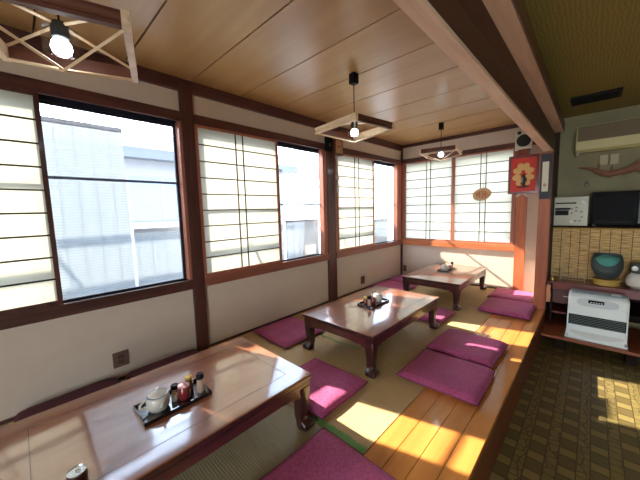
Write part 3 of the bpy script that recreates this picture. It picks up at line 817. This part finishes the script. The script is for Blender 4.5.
# sign on the post face
t = thing('post_sign', 'narrow black plate with a white paper strip on the orange post', 'sign', (2.183, -.7015, 1.33))
obj('plate', box(-.052, .052, -.012, 0, 0, .52, bev=.003), plain('plate_navy', srgb(26, 28, 40), .35), t)
p = obj('paper_strip', box(-.033, .026, -.0135, -.012, .085, .425), 'paper_white', t)
bm = bmesh.new()
prism(bm, [(-.005+.016*math.cos(a), .16+.02*math.sin(a)) for a in [2*PI*k/14 for k in range(14)]], 'xz', -.0142, -.0135)
obj('seal_mark', bm, plain('faded_seal', srgb(186, 160, 128), .8), p)

# ------------------------------------------------------------------ kitchen counter side
t = thing('wooden_step', 'low reddish wooden step board under the heater', 'step', (2.9, -.70, FZ))
obj('board', box(-.655, .95, -.34, .44, .135, .165, bev=.003, seg=1), 'step_wood', t)
for x in (-.5, .05, .6): obj('foot', box(x-.04, x+.04, -.26, .38, 0, .135), 'cab_dark', t)
SZ = FZ+.165
t = thing('fan_heater', 'white kerosene fan heater with dark grille on the step board', 'heater', (2.68, -.85, SZ+.0005), R(0))
W2 = .225
obj('base', box(-W2-.012, W2+.012, -.145, .13, 0, .018, bev=.006), 'heater_white', t, smooth=True)
bm = bmesh.new()
prof = [(.12, .018), (.12, .47), (.10, .485), (-.085, .480), (-.115, .472), (-.13, .455), (-.133, .10), (-.14, .05), (-.14, .018)]
prism(bm, prof, 'yz', -W2, W2)
es = [e for e in bm.edges if abs(e.verts[0].co.x-e.verts[1].co.x) < 1e-6]
bmesh.ops.bevel(bm, geom=es, offset=.016, segments=3, affect='EDGES')
obj('body', bm, 'heater_white', t, smooth=True)
obj('top_panel', box(-W2+.02, W2-.02, -.075, .09, .480, .490, bev=.004), 'heater_grey', t, smooth=True)
gp = obj('grille_panel', box(-W2+.012, W2-.012, -.137, -.125, .155, .265, bev=.004), 'black', t)
bm = bmesh.new()
for k in range(6): bx(bm, -W2+.02, W2-.02, -.145, -.136, .163+.0172*k, .169+.0172*k)
obj('louvre', bm, 'louvre', gp)
bm = bmesh.new(); out = []
for k in range(28):
    a = 2*PI*k/28; out.append((.155*math.copysign(abs(math.cos(a))**.6, math.cos(a)), .412+.04*math.copysign(abs(math.sin(a))**.8, math.sin(a))-(.0 if math.sin(a) > 0 else .008)))
prism(bm, out, 'xz', -.1345, -.122); cp = obj('control_panel', bm, 'heater_face', t)
obj('display', box(-.068, .05, -.137, -.134, .405, .438), 'black', cp)
bm = bmesh.new()
for k in range(5): bx(bm, -.052+.02*k, -.040+.02*k, -.1385, -.137, .412, .420)
obj('button', bm, 'white_pl', cp)
o = obj('tank_lid', box(.10, .17, -.03, .05, .490, .494, bev=.0015, seg=1), 'white_pl', t)
bm = bmesh.new(); out = [(-.20, .095)]+[(-.20+.40*k/16, .03+.045*(2*(k/16)-1)**2) for k in range(17)]+[(.20, .095)]
prism(bm, out, 'xz', -.1425, -.13); obj('front_lip', bm, 'white_pl', t)

t = thing('low_counter', 'low red-brown counter behind the white heater', 'counter', (2.25, -.70, FZ))
CT = .37-FZ
obj('counter_top', box(0.0, 1.35, -.03, .69, CT-.022, CT, bev=.004), 'counter', t)
obj('front_rail', box(.05, 1.35, -.0, .02, CT-.095, CT-.029), 'counter', t)
for x in (.03, .30, 1.32): obj('side_panel', box(x, x+.025, .02, .68, .1655, CT-.029), 'cab_dark', t)
obj('back_panel', box(.055, 1.32, .67, .685, .1655, CT-.029), 'cab_dark', t)
obj('shelf', box(.056, .299, .03, .665, .315, .333), 'counter', t)
obj('shelf', box(.326, 1.319, .03, .665, .40, .418), 'cab_dark', t)
dr = obj('drawer', box(.057, .298, -.002, .018, .45, CT-.098), wood('drawer_dark_red', srgb(70, 26, 22), srgb(88, 34, 28), 'x', .4, .3), t)
obj('pull', box(.15, .21, -.012, -.002, .53, .54), 'metal', dr)

CZ = .37
# bamboo blind hanging under the upper shelf
t = thing('bamboo_blind', 'straw coloured bamboo blind hanging behind the counter', 'blind', (2.25, -.375, CZ+.003))
obj('slats', box(.0, 1.25, -.004, .004, 0, .596), 'blind', t)
obj('top_rod', tube(bmesh.new(), [(0, -.004, .60), (1.25, -.004, .60)], .009, 10), 'bamboo', t, smooth=True)
t = thing('upper_shelf', 'dark shelf board carrying the silver stereo and black microwave', 'shelf', (2.25, -.20, .985))
obj('board', box(0.0, 1.45, -.22, .195, 0, .018), 'cab_dark', t)
obj('bracket', box(.005, .03, -.17, .195, -.10, -.001), 'cab_dark', t); obj('bracket', box(1.2, 1.225, -.17, .195, -.10, -.001), 'cab_dark', t)

# stereo
t = thing('stereo_unit', 'silver stereo with dark slots and knobs beside the post', 'stereo', (2.252, -.40, 1.0035))
obj('case', box(0, .31, 0, .28, 0, .345, bev=.004), 'stereo', t)
for (z0, z1, x0, x1, nm) in ((.262, .278, .0, .19, 'cd_slot'), (.19, .215, .0, .14, 'tape_window'), (.125, .185, .0, .125, 'display')):
    obj(nm, box(x0+.012, x1+.012, -.003, .001, z0, z1), 'black', t)
for (x, z, r) in ((.262, .285, .022), (.165, .052, .02)):
    mx = Matrix.Translation((x, -.001, z)) @ Matrix.Rotation(PI/2, 4, 'X')
    obj('knob', lathe(bmesh.new(), [(0, .018), (r*.9, .018), (r, .014), (r, 0)], 20, axis_m=mx), 'white_pl', t, smooth=True)
for (x, z) in ((.165, .20), (.205, .175), (.165, .15), (.25, .165), (.24, .06), (.205, .215), (.20, .06), (.255, .105)):
    obj('button', box(x-.010, x+.010, -.007, -.0, z-.006, z+.006, bev=.002), 'dark_grey', t)
# microwave
t = thing('microwave_oven', 'black microwave oven on the upper shelf at the right edge', 'microwave', (2.585, -.40, 1.0035))
obj('case', box(0, .50, 0, .33, .012, .385, bev=.01), 'black', t, smooth=True)
d_ = obj('door', box(.012, .36, -.016, -.001, .03, .37, bev=.006), 'black', t, smooth=True)
obj('window', box(.04, .33, -.018, -.0165, .08, .32), plain('oven_glass', (.004, .004, .005, 1), .5, spec=.1), d_)
obj('handle', tube(bmesh.new(), [(.04, -.03, .05), (.32, -.03, .05)], .007, 8), 'dark_grey', d_, smooth=True)
obj('control_panel', box(.365, .49, -.014, -.001, .03, .37, bev=.004), 'dark_grey', t)
for x in (.03, .46): obj('foot', box(x-.015, x+.015, .03, .06, 0, .0115), 'dark_grey', t)

# air conditioner
t = thing('air_conditioner', 'yellowed wall air conditioner with brown upper panel', 'air conditioner', (2.41, -.001, 1.875))
bm = bmesh.new(); prism(bm, [(0, 0.02), (0, .31), (-.20, .31), (-.215, .13), (-.21, .03), (-.16, 0)], 'yz', 0, .80)
obj('body', bm, 'ac_body', t)
obj('front_panel', box(.012, .788, -.222, -.20, .13, .30), 'ac_grill', t)
obj('air_flap', box(.02, .78, -.206, -.17, .005, .012, mtx=None), 'ac_body', t)
obj('drain_cap', lathe(bmesh.new(), [(0, -.03), (.012, -.03), (.012, 0), (0, 0)], 12, cx=.02, cy=-.18), 'white_pl', t, smooth=True)

# ceiling vent
t = thing('ceiling_vent', 'dark rectangular vent in the shop ceiling', 'vent', (2.56, -.74, HK))
bm = bmesh.new(); bx(bm, -.19, .19, -.14, -.115, -.02, -.0005); bx(bm, -.19, .19, .115, .14, -.02, -.0005); bx(bm, -.19, -.165, -.115, .115, -.02, -.0005); bx(bm, .165, .19, -.115, .115, -.02, -.0005)
obj('frame', bm, 'black', t)
obj('backing', box(-.165, .165, -.115, .115, -.004, -.0005), 'black', t)
bm = bmesh.new()
for k in range(9): bx(bm, -.165, .165, -.105+.025*k, -.099+.025*k, -.016, -.006)
obj('louvre', bm, 'black', t)

# driftwood hung on the wall with cards
t = thing('driftwood_branch', 'twisted driftwood branch hung on the kitchen wall', 'driftwood', (2.44, -.06, 1.60))
P_ = [(.0, 0, .11), (.06, -.01, .10), (.12, -.015, .085), (.17, -.02, .05), (.22, -.02, .02), (.28, -.02, .0), (.34, -.015, .015), (.42, -.02, .03), (.48, -.02, .06), (.56, -.015, .10), (.66, -.02, .14), (.75, -.01, .12)]
bm = tube(bmesh.new(), P_, [.008, .014, .018, .028, .036, .038, .034, .038, .044, .038, .030, .012], 10)
obj('branch', bm, 'drift', t, smooth=True)
for x, z in ((.22, .02), (.56, .10)): obj('nail', tube(bmesh.new(), [(x, -.01, z), (x, .059, z)], .003, 6), 'metal', t)
for a, b_, c_ in ((P_[3], (.19, -.03, .12), (.17, -.03, .14)), (P_[5], (.30, -.03, .07), (.30, -.03, .11)), (P_[5], (.26, -.03, -.03), (.30, -.035, -.045)), (P_[6], (.38, -.03, -.01), (.42, -.03, -.04)), (P_[8], (.52, -.03, .0), (.56, -.03, -.01)), (P_[8], (.47, -.03, .11), (.50, -.03, .15))):
    obj('twig', tube(bmesh.new(), [a, b_, c_], [.014, .009, .003], 8), 'drift', t, smooth=True)
for k, (x, w_) in enumerate(((2.665, .036), (2.755, .036))):
    t = thing('hanging_card', ('left' if k == 0 else 'right')+' one of two pale cards hanging above the driftwood', 'card', (x, -.03, 1.72), 0, 'cards above the driftwood')
    obj('card', box(-w_, w_, -.001, .001, 0, .12), 'cards', t)
    bm = bmesh.new(); tube(bm, [(-w_, 0, .0), (-w_, 0, .13)], .002, 6); tube(bm, [(w_, 0, .0), (w_, 0, .13)], .002, 6)
    obj('rod', bm, 'bamboo', t)
t = thing('small_figurine', 'tiny pale figurine hooked on the wall left of the driftwood', 'figurine', (2.525, -.022, 1.475))
obj('body', tube(bmesh.new(), [(0, 0, 0), (0, 0, .025), (.0, 0, .045)], [.018, .022, .012], 10), 'grey_fig', t, smooth=True)
obj('nail', tube(bmesh.new(), [(0, 0, .03), (0, .0225, .03)], .003, 6), 'metal', t)
obj('head', lathe(bmesh.new(), [(0, .045), (.012, .05), (.015, .06), (.01, .072), (0, .076)], 12), 'grey_fig', t, smooth=True)
obj('ring', tube(bmesh.new(), [(.02*math.cos(a), -.015, .05+.02*math.sin(a)) for a in [2*PI*k/14 for k in range(15)]], .003, 6), 'silver', t, smooth=True)

# things on the counter
t = thing('bamboo_stand', 'round yellow bamboo stand under the dark bowl', 'stand', (2.745, -.56, CZ+.0008))
obj('ring', lathe(bmesh.new(), [(0, 0), (.10, 0), (.105, .006), (.105, .05), (.112, .056), (.112, .066), (0, .066)], 32), 'bamboo', t, smooth=True)
t = thing('dark_bowl', 'dark grey rounded bowl holding teal cloth on the bamboo stand', 'bowl', (2.742, -.56, CZ+.068))
bm = lathe(bmesh.new(), [(0, 0), (.05, 0), (.085, .02), (.115, .08), (.128, .14), (.125, .205), (.112, .262), (.106, .27), (.104, .26), (.116, .205), (.118, .14), (.10, .08), (.07, .035), (0, .03)], 36)
for v in bm.verts:   # mouth dips towards the front
    if v.co.z > .06: v.co.z -= (v.co.z-.06)*max(0, -v.co.y/.13)*.72
obj('bowl_body', bm, 'bowl_grey', t, smooth=True)
bm = bmesh.new(); nn = 24; rings = []
for i in range(11):
    r = .108*i/10; ring = []
    for k in range(nn):
        a = 2*PI*k/nn; x, y_ = r*math.cos(a), r*math.sin(a)
        z = .205+.035*math.cos(i/10*PI/2)*.3 - max(0, -y_/.13)*.125 + max(0, y_/.13)*.045 + .006*math.sin(5*a+i*.5)*(i/10)
        ring.append(bm.verts.new((x, y_, z))) if i else None
    rings.append(ring if i else [bm.verts.new((0, 0, .22))])
for k in range(nn): bm.faces.new((rings[0][0], rings[1][k], rings[1][(k+1) % nn]))
for a_, b_ in zip(rings[1:], rings[2:]):
    for k in range(nn): bm.faces.new((a_[k], b_[k], b_[(k+1) % nn], a_[(k+1) % nn]))
obj('teal_cloth', bm, 'teal', t, smooth=True)
t = thing('ceramic_ornament', 'white and grey rounded ornament at the right edge of the counter', 'ornament', (2.985, -.58, CZ+.0008))
obj('body', lathe(bmesh.new(), [(0, 0), (.06, 0), (.095, .03), (.105, .08), (.09, .13), (.06, .16), (0, .165)], 26), 'ceramic', t, smooth=True)
obj('head', lathe(bmesh.new(), [(0, .15), (.05, .155), (.075, .19), (.075, .225), (.05, .26), (0, .272)], 24), 'bowl_grey', t, smooth=True)
for sx in (-1, 1): obj('eye', lathe(bmesh.new(), [(.026, 0), (.024, .006), (0, .01)], 16, axis_m=Matrix.Translation((sx*.032-.01, -.068, .215)) @ Matrix.Rotation(PI/2, 4, 'X')), 'ceramic', t, smooth=True)
obj('saucer', lathe(bmesh.new(), [(0, .0), (.05, 0), (.0595, .001), (.12, .012), (.12, .015), (.06, .004), (0, .004)], 26), 'ceramic', t, smooth=True) if False else None

t = thing('wire_rack', 'small metal wire rack on the counter beside the post', 'rack', (2.36, -.60, CZ+.0008))
bm = bmesh.new()
for x in (0, .21):
    tube(bm, [(x, -.05, 0), (x, -.05, .12)], .004, 6); tube(bm, [(x, .05, 0), (x, .05, .12)], .004, 6); tube(bm, [(x, -.05, .115), (x, .05, .115)], .003, 6)
for z in (.03, .065): 
    for y in (-.05, .05): tube(bm, [(0, y, z), (.21, y, z)], .003, 6)
obj('frame', bm, 'metal', t, smooth=True)
bm = bmesh.new()
for k in range(7): tube(bm, [(.03*k+.015, -.05, .03), (.03*k+.015, .05, .03)], .002, 5)
obj('grid', bm, 'metal', t)
t = thing('brass_bell', 'small round brass bell on the counter just right of the post', 'bell', (2.295, -.66, CZ+.0008))
obj('dome', lathe(bmesh.new(), [(0, 0), (.024, 0), (.026, .01), (.02, .035), (.008, .045), (0, .046)], 18), plain('brass', srgb(170, 140, 80), .3, metal=.8), t, smooth=True)
obj('knob', lathe(bmesh.new(), [(0, .045), (.006, .046), (.008, .054), (0, .06)], 12), 'metal', t, smooth=True)
t = thing('hanging_cloth', 'narrow orange and pink cloth hanging at the counter end', 'cloth', (2.268, -.745, .12))
bm = bmesh.new(); prism(bm, [(-.02, 0), (.018, .01), (.022, .09), (.016, .16), (.02, .21), (-.016, .21), (-.022, .12), (-.015, .06)], 'xz', -.008, .0)
obj('cloth_body', bm, plain('peach_cloth', srgb(206, 140, 104), .8, noise=.2, nscale=30), t)
obj('hook', tube(bmesh.new(), [(0, -.004, .205), (0, -.002, .235), (0, .012, .236)], .0025, 6), 'metal', t)

# ------------------------------------------------------------------ outdoors
gr = struct('ground', box(-30, -.12, -25, 20, -.75, -.65), 'ground', label='pale ground outside the windows')
struct('ground_front', box(-.12, 12, -25, YF-.12, -.75, -.65), 'ground')
struct('ground_behind', box(-.12, 12, .12, 20, -.75, -.65), 'ground')

def house(name, label, loc, L, D, H1, nwin):
    t = thing(name, label, 'house', loc)
    obj('wall', box(-D, 0, 0, L, 0, H1), 'house_wall', t)
    bm = bmesh.new(); prism(bm, [(-D-.4, H1), (.45, H1), (.45, H1+.14), (-D/2, H1+.9), (-D-.4, H1+.14)], 'xz', -.3, L+.3); obj('roof', bm, 'house_roof', t)
    obj('eave', box(.45, .50, -.3, L+.3, H1-.04, H1+.15), 'house_trim', t)
    for k in range(nwin):
        y = .5+k*(L-1)/nwin
        f = obj('window', box(.001, .05, y, y+(L-1)/nwin*.78, H1-1.25, H1-.35), 'house_glass', t)
        bm = bmesh.new(); w_ = (L-1)/nwin*.78
        for q in (0, w_/2-.02, w_-.04): bx(bm, .05, .06, y+q, y+q+.04, H1-1.25, H1-.35)
        obj('window_bar', bm, 'house_wall', f)
    return t
house('neighbour_house', 'pale neighbouring house with bluish windows seen through the nearest window', (-4.2, -9.0, -.65), 9.5, 5, 3.05, 5)

def reed_screen(label, y0, y1, z0, z1, x=-.26):  # screens sized and split to block sun and shape the patches indoors
    t = thing('reed_screen', label, 'screen', (x, y0, z0), 0, 'reed screens outside the windows')
    obj('reeds', box(-.002, .002, 0, y1-y0, 0, z1-z0), 'reed', t)
    obj('rail', box(-.01, .01, 0, y1-y0, z1-z0+.0005, z1-z0+.03), 'house_wall', t)
reed_screen('pale reed screen outside the nearest clear window, tall part sized to block sun', -4.86, -4.30, .3, 1.95)
reed_screen('pale reed screen outside the nearest clear window, low part', -4.28, -3.86, .3, 1.12)
reed_screen('pale reed screen outside the middle window, tall part added to block sun', -2.92, -2.62, .3, 1.76)
reed_screen('pale reed screen outside the middle window, low part', -2.60, -1.98, .3, 1.12)
reed_screen('pale reed screen outside the corner window', -1.0, -.05, .3, 1.05)

t = thing('carport_frame', 'thin steel carport framework above the nearest window outside', 'carport', (-2.2, -7.5, -.65))
for k, (x, z) in enumerate(((-.0, 3.05), (-.7, 3.15), (-1.4, 3.25))):
    obj('rail', box(x-.02, x+.02, 0, 7.0, z, z+.05), 'steel', t)
for y in (.6, 2.1, 3.6, 5.1, 6.6):
    obj('rafter', tube(bmesh.new(), [(.05, y, 3.12), (-.7, y, 3.22), (-1.4, y, 3.32)], .018, 6), 'steel', t)
for y in (.02, 6.98): obj('post', box(-1.43, -1.37, y-.03, y+.03, 0, 3.25), 'steel', t)

def shrub(name, label, loc, r, h, seed, nleaf=260):
    rnd = random.Random(seed); t = thing(name, label, 'shrub', loc)
    bm = bmesh.new(); tb = bmesh.new()
    for k in range(9):
        a = rnd.uniform(0, 6.28); rr = rnd.uniform(.2, .9)*r
        tube(tb, [(0, 0, 0), (rr*.4*math.cos(a), rr*.4*math.sin(a), h*.5), (rr*math.cos(a), rr*math.sin(a), h*rnd.uniform(.7, 1))], [.015, .01, .004], 5)
    for k in range(nleaf):
        a = rnd.uniform(0, 6.28); z = rnd.uniform(.2, 1)*h; rr = r*math.sqrt(rnd.random())*(1.1-abs(z/h-.6))
        c = Vector((rr*math.cos(a), rr*math.sin(a), z)); u = Vector((rnd.uniform(-1, 1), rnd.uniform(-1, 1), rnd.uniform(-.6, .8))).normalized()
        v = u.cross(Vector((0, 0, 1))).normalized() if abs(u.z) < .95 else Vector((1, 0, 0)); s = rnd.uniform(.05, .09)
        bm.faces.new([bm.verts.new(c+p_) for p_ in (u*s, v*s*.45, -u*s, -v*s*.45)])
    obj('stems', tb, 'drift', t); obj('foliage', bm, 'leaf', t)
shrub('garden_shrub', 'green shrub outside the lower left of the nearest window', (-1.6, -4.85, -.65), .45, 2.0, 3)

# ------------------------------------------------------------------ light
w = bpy.data.worlds.new('sky'); bpy.context.scene.world = w; w.use_nodes = True
nt = w.node_tree; bg = nt.nodes['Background']
tc = nt.nodes.new('ShaderNodeTexCoord'); sp = nt.nodes.new('ShaderNodeSeparateXYZ'); nt.links.new(tc.outputs['Generated'], sp.inputs[0])
cr = nt.nodes.new('ShaderNodeValToRGB'); nt.links.new(sp.outputs['Z'], cr.inputs['Fac'])
cr.color_ramp.elements[0].position = 0; cr.color_ramp.elements[0].color = (.86, .93, 1, 1)
cr.color_ramp.elements[1].position = .6; cr.color_ramp.elements[1].color = (.60, .77, 1, 1)
nt.links.new(cr.outputs['Color'], bg.inputs['Color']); bg.inputs['Strength'].default_value = 13.0

def sun(d, e, col, ang=.7):
    l = bpy.data.lights.new('sun', 'SUN'); l.energy = e; l.color = col; l.angle = R(ang)
    o = bpy.data.objects.new('sun', l); C.objects.link(o)
    o.rotation_euler = Vector(d).to_track_quat('-Z', 'Y').to_euler(); o.location = (-6, -3, 6)
sun((1, .28, -.70), 22, (1, .92, .78))
# sky portals in the window openings and the added front opening
for (loc, rot, sx, sy) in (((-.14, -4.83, 1.37), (0, R(-90), 0), 1.36, 1.74), ((-.14, -2.95, 1.37), (0, R(-90), 0), 1.36, 1.7), ((-.14, -1.0, 1.37), (0, R(-90), 0), 1.36, 1.8), ((.92, .14, 1.37), (R(-90), 0, 0), 1.74, 1.36), ((3.5, YF-.14, 1.05), (R(90), 0, 0), 2.0, 1.7)):
    l = bpy.data.lights.new('sky_portal', 'AREA'); l.shape = 'RECTANGLE'; l.size = sx; l.size_y = sy; l.cycles.is_portal = True
    o = bpy.data.objects.new('sky_portal', l); C.objects.link(o); o.location = loc; o.rotation_euler = rot

# ------------------------------------------------------------------ camera
cam = bpy.data.cameras.new('camera'); co = bpy.data.objects.new('camera', cam); C.objects.link(co)
yaw, pitch, roll, f = .7602, -.1019, -.0269, 286.482
F = Vector((-math.sin(yaw)*math.cos(pitch), math.cos(yaw)*math.cos(pitch), math.sin(pitch)))
Rt = Vector((math.cos(yaw), math.sin(yaw), 0)); Up = Rt.cross(F)
c_, s_ = math.cos(roll), math.sin(roll)
R2 = Rt*c_+Up*s_; U2 = -Rt*s_+Up*c_
m = Matrix((R2, U2, -F)).transposed().to_4x4(); m.translation = (2.5955, -4.9612, 1.2632)
co.matrix_world = m
cam.sensor_width = 36; cam.lens = f/640*36; cam.clip_start = .05
sc = bpy.context.scene; sc.camera = co
sc.view_settings.view_transform = 'Standard'; sc.view_settings.look = 'None'
sc.view_settings.gamma = 1; sc.view_settings.use_curve_mapping = False
sc.view_settings.exposure = 0.12
sc.cycles.use_denoising = True
sc.cycles.max_bounces = 10; sc.cycles.diffuse_bounces = 6; sc.cycles.transparent_max_bounces = 16
sc.cycles.sample_clamp_indirect = 8
